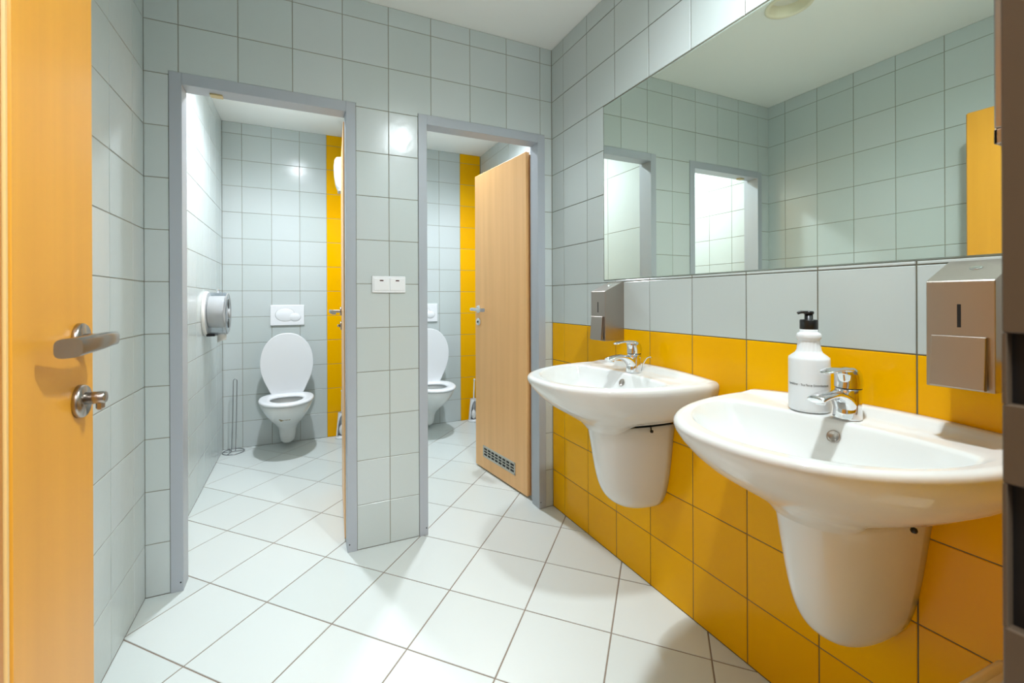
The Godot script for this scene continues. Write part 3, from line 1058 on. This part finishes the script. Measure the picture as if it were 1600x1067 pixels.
func toilet(x: float, label: String) -> void:
	var t := thing("toilet", label, "toilet", Vector3(x, 0, STALL_BACK), 0, "wall-hung toilets")
	var N := 56
	var rings := []
	for q in [[0.040, 0.022, 0.035, 0.130], [0.044, 0.045, 0.010, 0.170], [0.060, 0.057, 0.001, 0.190], [0.10, 0.060, 0.001, 0.202], [0.145, 0.065, 0.001, 0.222], [0.18, 0.078, 0.001, 0.258], [0.222, 0.106, 0.001, 0.325], [0.262, 0.132, 0.001, 0.392], [0.30, 0.153, 0.001, 0.450], [0.34, 0.170, 0.001, 0.495], [0.372, 0.179, 0.001, 0.520], [0.388, 0.181, 0.001, 0.526], [0.395, 0.178, 0.004, 0.522], [0.396, 0.150, 0.14, 0.490], [0.390, 0.140, 0.165, 0.478], [0.36, 0.132, 0.17, 0.468], [0.30, 0.115, 0.18, 0.43], [0.25, 0.08, 0.20, 0.36], [0.22, 0.04, 0.23, 0.30]]:
		rings.append(up(egg(q[1], q[2], q[3], N, 3.2), q[0]))
	var st := new_st(true)
	loft(st, rings, true, true)
	part("toilet_bowl", st, M.ceramic, t)
	# seat ring
	st = new_st(true)
	rings = []
	for q in [[0.399, 0.183, 0.085, 0.532], [0.401, 0.187, 0.080, 0.538], [0.410, 0.188, 0.079, 0.539], [0.417, 0.184, 0.083, 0.534], [0.4195, 0.172, 0.095, 0.518], [0.418, 0.132, 0.165, 0.470], [0.414, 0.118, 0.180, 0.452], [0.405, 0.112, 0.186, 0.446], [0.399, 0.112, 0.186, 0.446]]:
		rings.append(up(egg(q[1], q[2], q[3], N, 2.6), q[0]))
	rings.append(rings[0])
	loft(st, rings, false, false)
	part("seat", st, M.plastic, t)
	# lid, standing up against the wall and leaning back
	st = new_st(true)
	rings = []
	var lean := Transform3D(Basis(Vector3(1, 0, 0), deg_to_rad(-85.5)), Vector3(0, 0.418, 0.108))
	var half := [Vector2(0.0, 0.108), Vector2(0.01, 0.118), Vector2(0.05, 0.136), Vector2(0.11, 0.162), Vector2(0.18, 0.182), Vector2(0.24, 0.187), Vector2(0.31, 0.180), Vector2(0.375, 0.156), Vector2(0.425, 0.118), Vector2(0.455, 0.078), Vector2(0.469, 0.036), Vector2(0.472, 0.0)]
	var rim3 := []
	for h in half: rim3.append(Vector3(h.y, 0, h.x))
	rim3 = smooth_path(rim3, 4)
	for q in [[-0.018, 0.004], [-0.0175, 0.0005], [-0.013, 0.0], [0.0, 0.0], [0.0032, 0.001], [0.004, 0.003], [0.0038, 0.006], [0.0004, 0.0085], [0.0, 0.014]]:
		var r := []
		var inset: float = q[1]
		var k0 := 1.0 - inset / 0.19
		for p in rim3: r.append(lean * Vector3(p.x * k0, q[0], inset + p.z * (1.0 - 2.0 * inset / 0.472)))
		for i in range(rim3.size() - 2, -1, -1): r.append(lean * Vector3(-rim3[i].x * k0, q[0], inset + rim3[i].z * (1.0 - 2.0 * inset / 0.472)))
		r.reverse()
		rings.append(r)
	loft(st, rings, true, true)
	var lid := part("lid", st, M.plastic, t)
	for s in [-1, 1]:
		st = new_st(true)
		lathe(st, [[0.0, -0.006], [0.007, -0.006], [0.007, 0.002], [0.005, 0.004], [0.0, 0.004]], Transform3D(lean.basis, lean * Vector3(0.118 * s, 0, 0.372)), 14)
		part("bumper", st, M.plastic_dull, lid)
		st = new_st(true)
		lathe(st, [[0.012, -0.02], [0.012, 0.02]], along(Vector3(0.078 * s, 0.412, 0.098), Vector3(1, 0, 0)), 16)
		part("hinge", st, M.plastic, t)
	if x < -1.0:
		st = new_st(true)
		for q in [[-0.038, 0.291, 0.010, 0.006], [-0.022, 0.283, 0.014, 0.005], [0.002, 0.285, 0.013, 0.004], [0.020, 0.283, 0.008, 0.004], [-0.032, 0.277, 0.009, 0.004]]:
			lathe(st, [[0.0, -0.001], [1.0, -0.001], [0.8, 0.0012], [0.0, 0.0014]], along(Vector3(q[0], q[1], 0.427 + (q[1] - 0.285) * 1.5 - q[0] * q[0] * 4.0), Vector3(0, -0.5, 1)), 10, true, true, q[2], q[3])
		part("stain", st, M.stain, t, "small brown scale stain on the bowl front")

func flush_plate(x: float, label: String) -> void:
	var t := thing("flush_plate", label, "flush plate", Vector3(x, 1.0215, STALL_BACK), 0, "dual-button flush plates")
	var st := new_st()
	box(st, Vector3(-0.124, -0.082, 0), Vector3(0.124, 0.082, 0.014), 0.004)
	part("plate", st, M.plastic, t)
	# big and small oval buttons, each with its dark gap
	for q in [[-0.017, 0.004, 0.072, 0.054, 0.0146], [0.056, -0.016, 0.042, 0.034, 0.0156]]:
		st = new_st(true)
		lathe(st, [[0.0, 0.0], [1.0, 0.0], [1.0, 0.001], [0.0, 0.001]], Transform3D(Basis(Vector3(1, 0, 0), Vector3(0, 0, 1), Vector3(0, -1, 0)), Vector3(q[0], q[1], q[4] - 0.0015)), 40, true, true, q[2], q[3])
		part("button_gap", st, M.grey_plastic, t)
		st = new_st(true)
		lathe(st, [[0.0, 0.0], [0.97, 0.0], [0.97, 0.0012], [0.93, 0.0022], [0.0, 0.0026]], Transform3D(Basis(Vector3(1, 0, 0), Vector3(0, 0, 1), Vector3(0, -1, 0)), Vector3(q[0], q[1], q[4] - 0.001)), 40, true, true, q[2], q[3])
		part("flush_button", st, M.plastic, t)

# ------------------------------------------------------------------ stall fittings

func roll_dispenser() -> void:
	var c := Vector3(ROOM_LEFT, 1.058, -1.155)
	var t := thing("roll_dispenser", "round smoky plastic toilet paper dispenser on the left stall wall", "paper dispenser", c)
	var x := Vector3(1, 0, 0)
	var here := along(Vector3.ZERO, x)
	var st := new_st(true)
	lathe(st, [[0.0, 0.0], [0.140, 0.0], [0.142, 0.006], [0.139, 0.018], [0.133, 0.020], [0.0, 0.020]], here, 56)
	part("back_plate", st, M.plastic_dull, t)
	st = new_st(true)
	lathe(st, [[0.134, 0.018], [0.134, 0.112], [0.130, 0.121], [0.121, 0.125], [0.0, 0.126]], here, 56, false, true)
	part("drum_cover", st, M.smoke, t, "smoky see-through drum cover")
	st = new_st(true)
	lathe(st, [[0.1225, 0.1235], [0.1255, 0.1255], [0.1290, 0.1235], [0.131, 0.1215]], here, 56, false, false)
	part("rim", st, M.grey_plastic, t)
	st = new_st(true)
	lathe(st, [[0.028, 0.024], [0.098, 0.024], [0.100, 0.026], [0.100, 0.108], [0.098, 0.110], [0.028, 0.110], [0.028, 0.024]], along(Vector3(0, 0.012, 0), x), 44, false, false)
	part("paper_roll", st, M.paper, t, "white jumbo paper roll inside")
	st = new_st(true)
	lathe(st, [[0.0, 0.126], [0.03, 0.126], [0.03, 0.131], [0.026, 0.134], [0.0, 0.134]], here, 28)
	part("hub", st, M.grey_plastic, t)
	# two dark viewing ports of the front
	for s in [-1, 1]:
		st = new_st(true)
		lathe(st, [[0.0, 0.1256], [1.0, 0.1256], [1.0, 0.1270], [0.0, 0.1270]], along(Vector3(0, 0.062 * s, 0), x), 24, true, true, 0.030, 0.042)
		part("viewing_port", st, M.black, t)
	st = new_st(true)
	lathe(st, [[0.0, 0.0], [0.007, 0.0], [0.007, 0.012], [0.010, 0.014], [0.010, 0.022], [0.006, 0.026], [0.0, 0.026]], Transform3D(Basis.IDENTITY, Vector3(0.07, 0.131, 0)), 16)
	part("lock", st, M.chrome, t)
	st = new_st()
	box(st, Vector3(0.015, -0.139, -0.06), Vector3(0.060, -0.122, 0.06), 0.002)
	part("cutter_bar", st, M.black, t)
	# hanging end of the paper
	st = new_st(true)
	var rings := []
	for k in 7:
		var f := k / 6.0
		var y := -0.125 - 0.052 * f
		var z := -0.03 - 0.012 * sin(f * 3.0)
		var r := []
		for q in [[0.055, -0.0006], [0.108, -0.0006], [0.108, 0.0006], [0.055, 0.0006]]:
			r.append(Vector3(q[0] - 0.004 * f * sin(q[0] * 90.0), y + 0.010 * f * (q[0] - 0.08) / 0.03, z + q[1] + 0.004 * sin(f * 5 + q[0] * 60)))
		rings.append(r)
	loft(st, rings, true, true)
	part("paper_end", st, M.paper, t, "loose end of paper")

func roll_stand() -> void:
	var t := thing("paper_roll_stand", "thin chrome wire spare-roll stand in the left stall corner", "paper stand", Vector3(-1.742, 0, -1.715))
	var st := new_st(true)
	var ring := []
	for i in 33:
		var a := TAU * i / 32
		ring.append(Vector3(cos(a) * 0.072, 0.003, sin(a) * 0.072))
	tube(st, ring, 0.0033, 8)
	part("base_ring", st, M.wire, t)
	st = new_st(true)
	tube(st, [Vector3(-0.072, 0.005, 0.0), Vector3(0.072, 0.005, 0.0)], 0.0031, 8)
	tube(st, [Vector3(-0.03, 0.005, 0.062), Vector3(-0.014, 0.005, -0.0), Vector3(-0.03, 0.005, -0.062)], 0.003, 8)
	part("cross_bar", st, M.wire, t)
	st = new_st(true)
	var loop := [Vector3(-0.014, 0.004, 0.0), Vector3(-0.004, 0.25, 0.002), Vector3(0.001, 0.52, 0.004)]
	for i in 7:
		var a := PI - PI * i / 6.0
		loop.append(Vector3(0.013 + cos(a) * 0.012, 0.535 + sin(a) * 0.014, 0.004))
	loop.append_array([Vector3(0.025, 0.52, 0.004), Vector3(0.020, 0.25, 0.002), Vector3(0.013, 0.004, 0.0)])
	tube(st, loop, 0.0031, 8, Vector3(0, 0, 1))
	part("wire_loop", st, M.wire, t)

func brush_set(at: Vector3, lean: float, holder_label: String, brush_label: String) -> void:
	var t := thing("brush_holder", holder_label, "brush holder", at, 0, "white toilet brush holders")
	# base dish and an arched, open-fronted cup
	var st := new_st(true)
	lathe(st, [[0.0, 0.0], [0.052, 0.0], [0.052, 0.014], [0.048, 0.018], [0.0, 0.018]], Transform3D.IDENTITY, 36)
	part("dish", st, M.plastic, t)
	st = new_st(true)
	var rings := []
	for k in 15:
		var f := k / 14.0
		var y := 0.014 + 0.196 * f
		var r := 0.048 - 0.017 * f
		# the opening narrows towards the arch at the top
		var open := 1.05 * sqrt(maxf(0.0, 1.0 - pow(f / 0.9, 3.0))) if f < 0.9 else 0.02
		if f < 0.06: open = 0.02
		var ring := []
		for s in 2:
			for i in 25:
				var g := i / 24.0 if s == 0 else 1.0 - i / 24.0
				var a := PI / 2 + open + (TAU - 2 * open) * g
				var rr := r if s == 0 else r - 0.0035
				ring.append(Vector3(cos(a) * rr, y, sin(a) * rr))
		ring.reverse()
		rings.append(ring)
	loft(st, rings, true, true)
	part("cup", st, M.plastic, t)
	var b := thing("toilet_brush", brush_label, "toilet brush", at, 0, "white toilet brushes")
	st = new_st(true)
	tube(st, smooth_path([Vector3(0, 0.10, 0), Vector3(0.2 * lean, 0.24, -0.002), Vector3(0.4 * lean + 0.002, 0.385, -0.004)]), 0.0058, 12)
	lathe(st, [[0.0, -0.012], [0.008, -0.008], [0.0085, 0.006], [0.0, 0.012]], Transform3D(Basis.IDENTITY, Vector3(0.4 * lean + 0.002, 0.388, -0.004)), 14)
	part("handle", st, M.plastic, b)
	st = new_st(true)
	var prof := []
	for k in 13:
		var f := k / 12.0
		prof.append([0.0245 * sqrt(maxf(0.02, sin(PI * clampf(f, 0.03, 0.97)))) + (0.0015 if k % 2 else 0.0), 0.024 + 0.082 * f])
	lathe(st, prof, Transform3D.IDENTITY, 24)
	part("bristles", st, M.plastic_dull, b)

func air_freshener() -> void:
	var t := thing("air_freshener", "white rounded air freshener box high on the left stall partition", "air freshener", Vector3(-0.92, 1.935, -1.30))
	var st := new_st(true)
	var rings := []
	for q in [[0.0, 0.060, 0.045], [0.012, 0.104, 0.052], [0.05, 0.118, 0.055], [0.12, 0.128, 0.056], [0.19, 0.130, 0.055], [0.225, 0.126, 0.053], [0.240, 0.116, 0.050], [0.243, 0.100, 0.045]]:
		var r := []
		var w: float = q[2]
		var d: float = q[1]
		for i in 28:
			var a := TAU * i / 28
			var px := sup(cos(a), 5.0)
			r.append(Vector3(-d * 0.5 + d * 0.5 * px, q[0], w * sup(sin(a), 5.0)))
		r.reverse()
		rings.append(r)
	loft(st, rings, true, true)
	part("cover", st, M.plastic, t)
	st = new_st()
	box(st, Vector3(-0.102, -0.006, -0.045), Vector3(-0.004, 0.010, 0.045), 0.003)
	part("foot_vent", st, M.grey_plastic, t)

func switch_plate() -> void:
	var t := thing("light_switch", "white double light switch with two dark red indicators between the stall doorways", "light switch", Vector3(-0.8945, 1.213, 0))
	var st := new_st()
	box(st, Vector3(-0.0775, -0.039, 0), Vector3(0.0775, 0.039, 0.009), 0.003)
	part("plate", st, M.plastic, t)
	for s in [-1, 1]:
		st = new_st()
		var tl := Transform3D(Basis(Vector3(1, 0, 0), deg_to_rad(2.0)), Vector3(0.0365 * s + 0.002, 0, 0.0088))
		box(st, Vector3(-0.0355, -0.0285, -0.003), Vector3(0.0355, 0.0285, 0.0035), 0.0015, tl)
		var r := part("rocker", st, M.plastic, t)
		st = new_st()
		box(st, Vector3(-0.0085, 0.015, 0.003), Vector3(0.0085, 0.0205, 0.0040), 0.0004, tl)
		part("indicator", st, M.red, r, "dark red indicator window")

func towel_dispenser() -> void:
	var t := thing("towel_dispenser", "brushed steel paper towel dispenser at the upper right edge beside the jamb", "towel dispenser", Vector3(-0.432, 1.343, 1.80))
	var st := new_st()
	var W := 0.27
	var H := 0.36
	var D := 0.125
	box(st, Vector3(0, 0.02, 0), Vector3(W, H, D), 0.002)
	box(st, Vector3(0, 0, 0), Vector3(0.004, 0.02, D), 0.001)
	box(st, Vector3(W - 0.004, 0, 0), Vector3(W, 0.02, D), 0.001)
	box(st, Vector3(0, 0, 0), Vector3(W, 0.02, 0.004), 0.001)
	part("housing", st, M.steel, t)
	st = new_st()
	box(st, Vector3(0.02, 0.004, 0.03), Vector3(W - 0.02, 0.022, D - 0.02), 0.002)
	part("paper_towels", st, M.paper, t, "white folded towels in the slot")

func waste_bin() -> void:
	var t := thing("waste_bin", "cream plastic waste bin at the lower right edge under the near basin", "waste bin", Vector3(-0.170, 0, 1.795), -2.6)
	var st := new_st(true)
	var rings := []
	for q in [[0.0, 0.86], [0.004, 0.88], [0.40, 0.97], [0.425, 0.985], [0.430, 1.02], [0.443, 1.02], [0.450, 1.0], [0.448, 0.94], [0.440, 0.90]]:
		var r := []
		for i in 64:
			var a := TAU * i / 64
			r.append(Vector3(0.117 * q[1] * sup(cos(a), 24.0), q[0], 0.112 * q[1] * sup(sin(a), 24.0)))
		r.reverse()
		rings.append(r)
	loft(st, rings, true, true)
	part("bin_body", st, M.cream, t)
	st = new_st()
	box(st, Vector3(-0.095, 0.438, -0.088), Vector3(0.095, 0.452, 0.088), 0.006)
	part("swing_lid", st, M.plastic_dull, t)
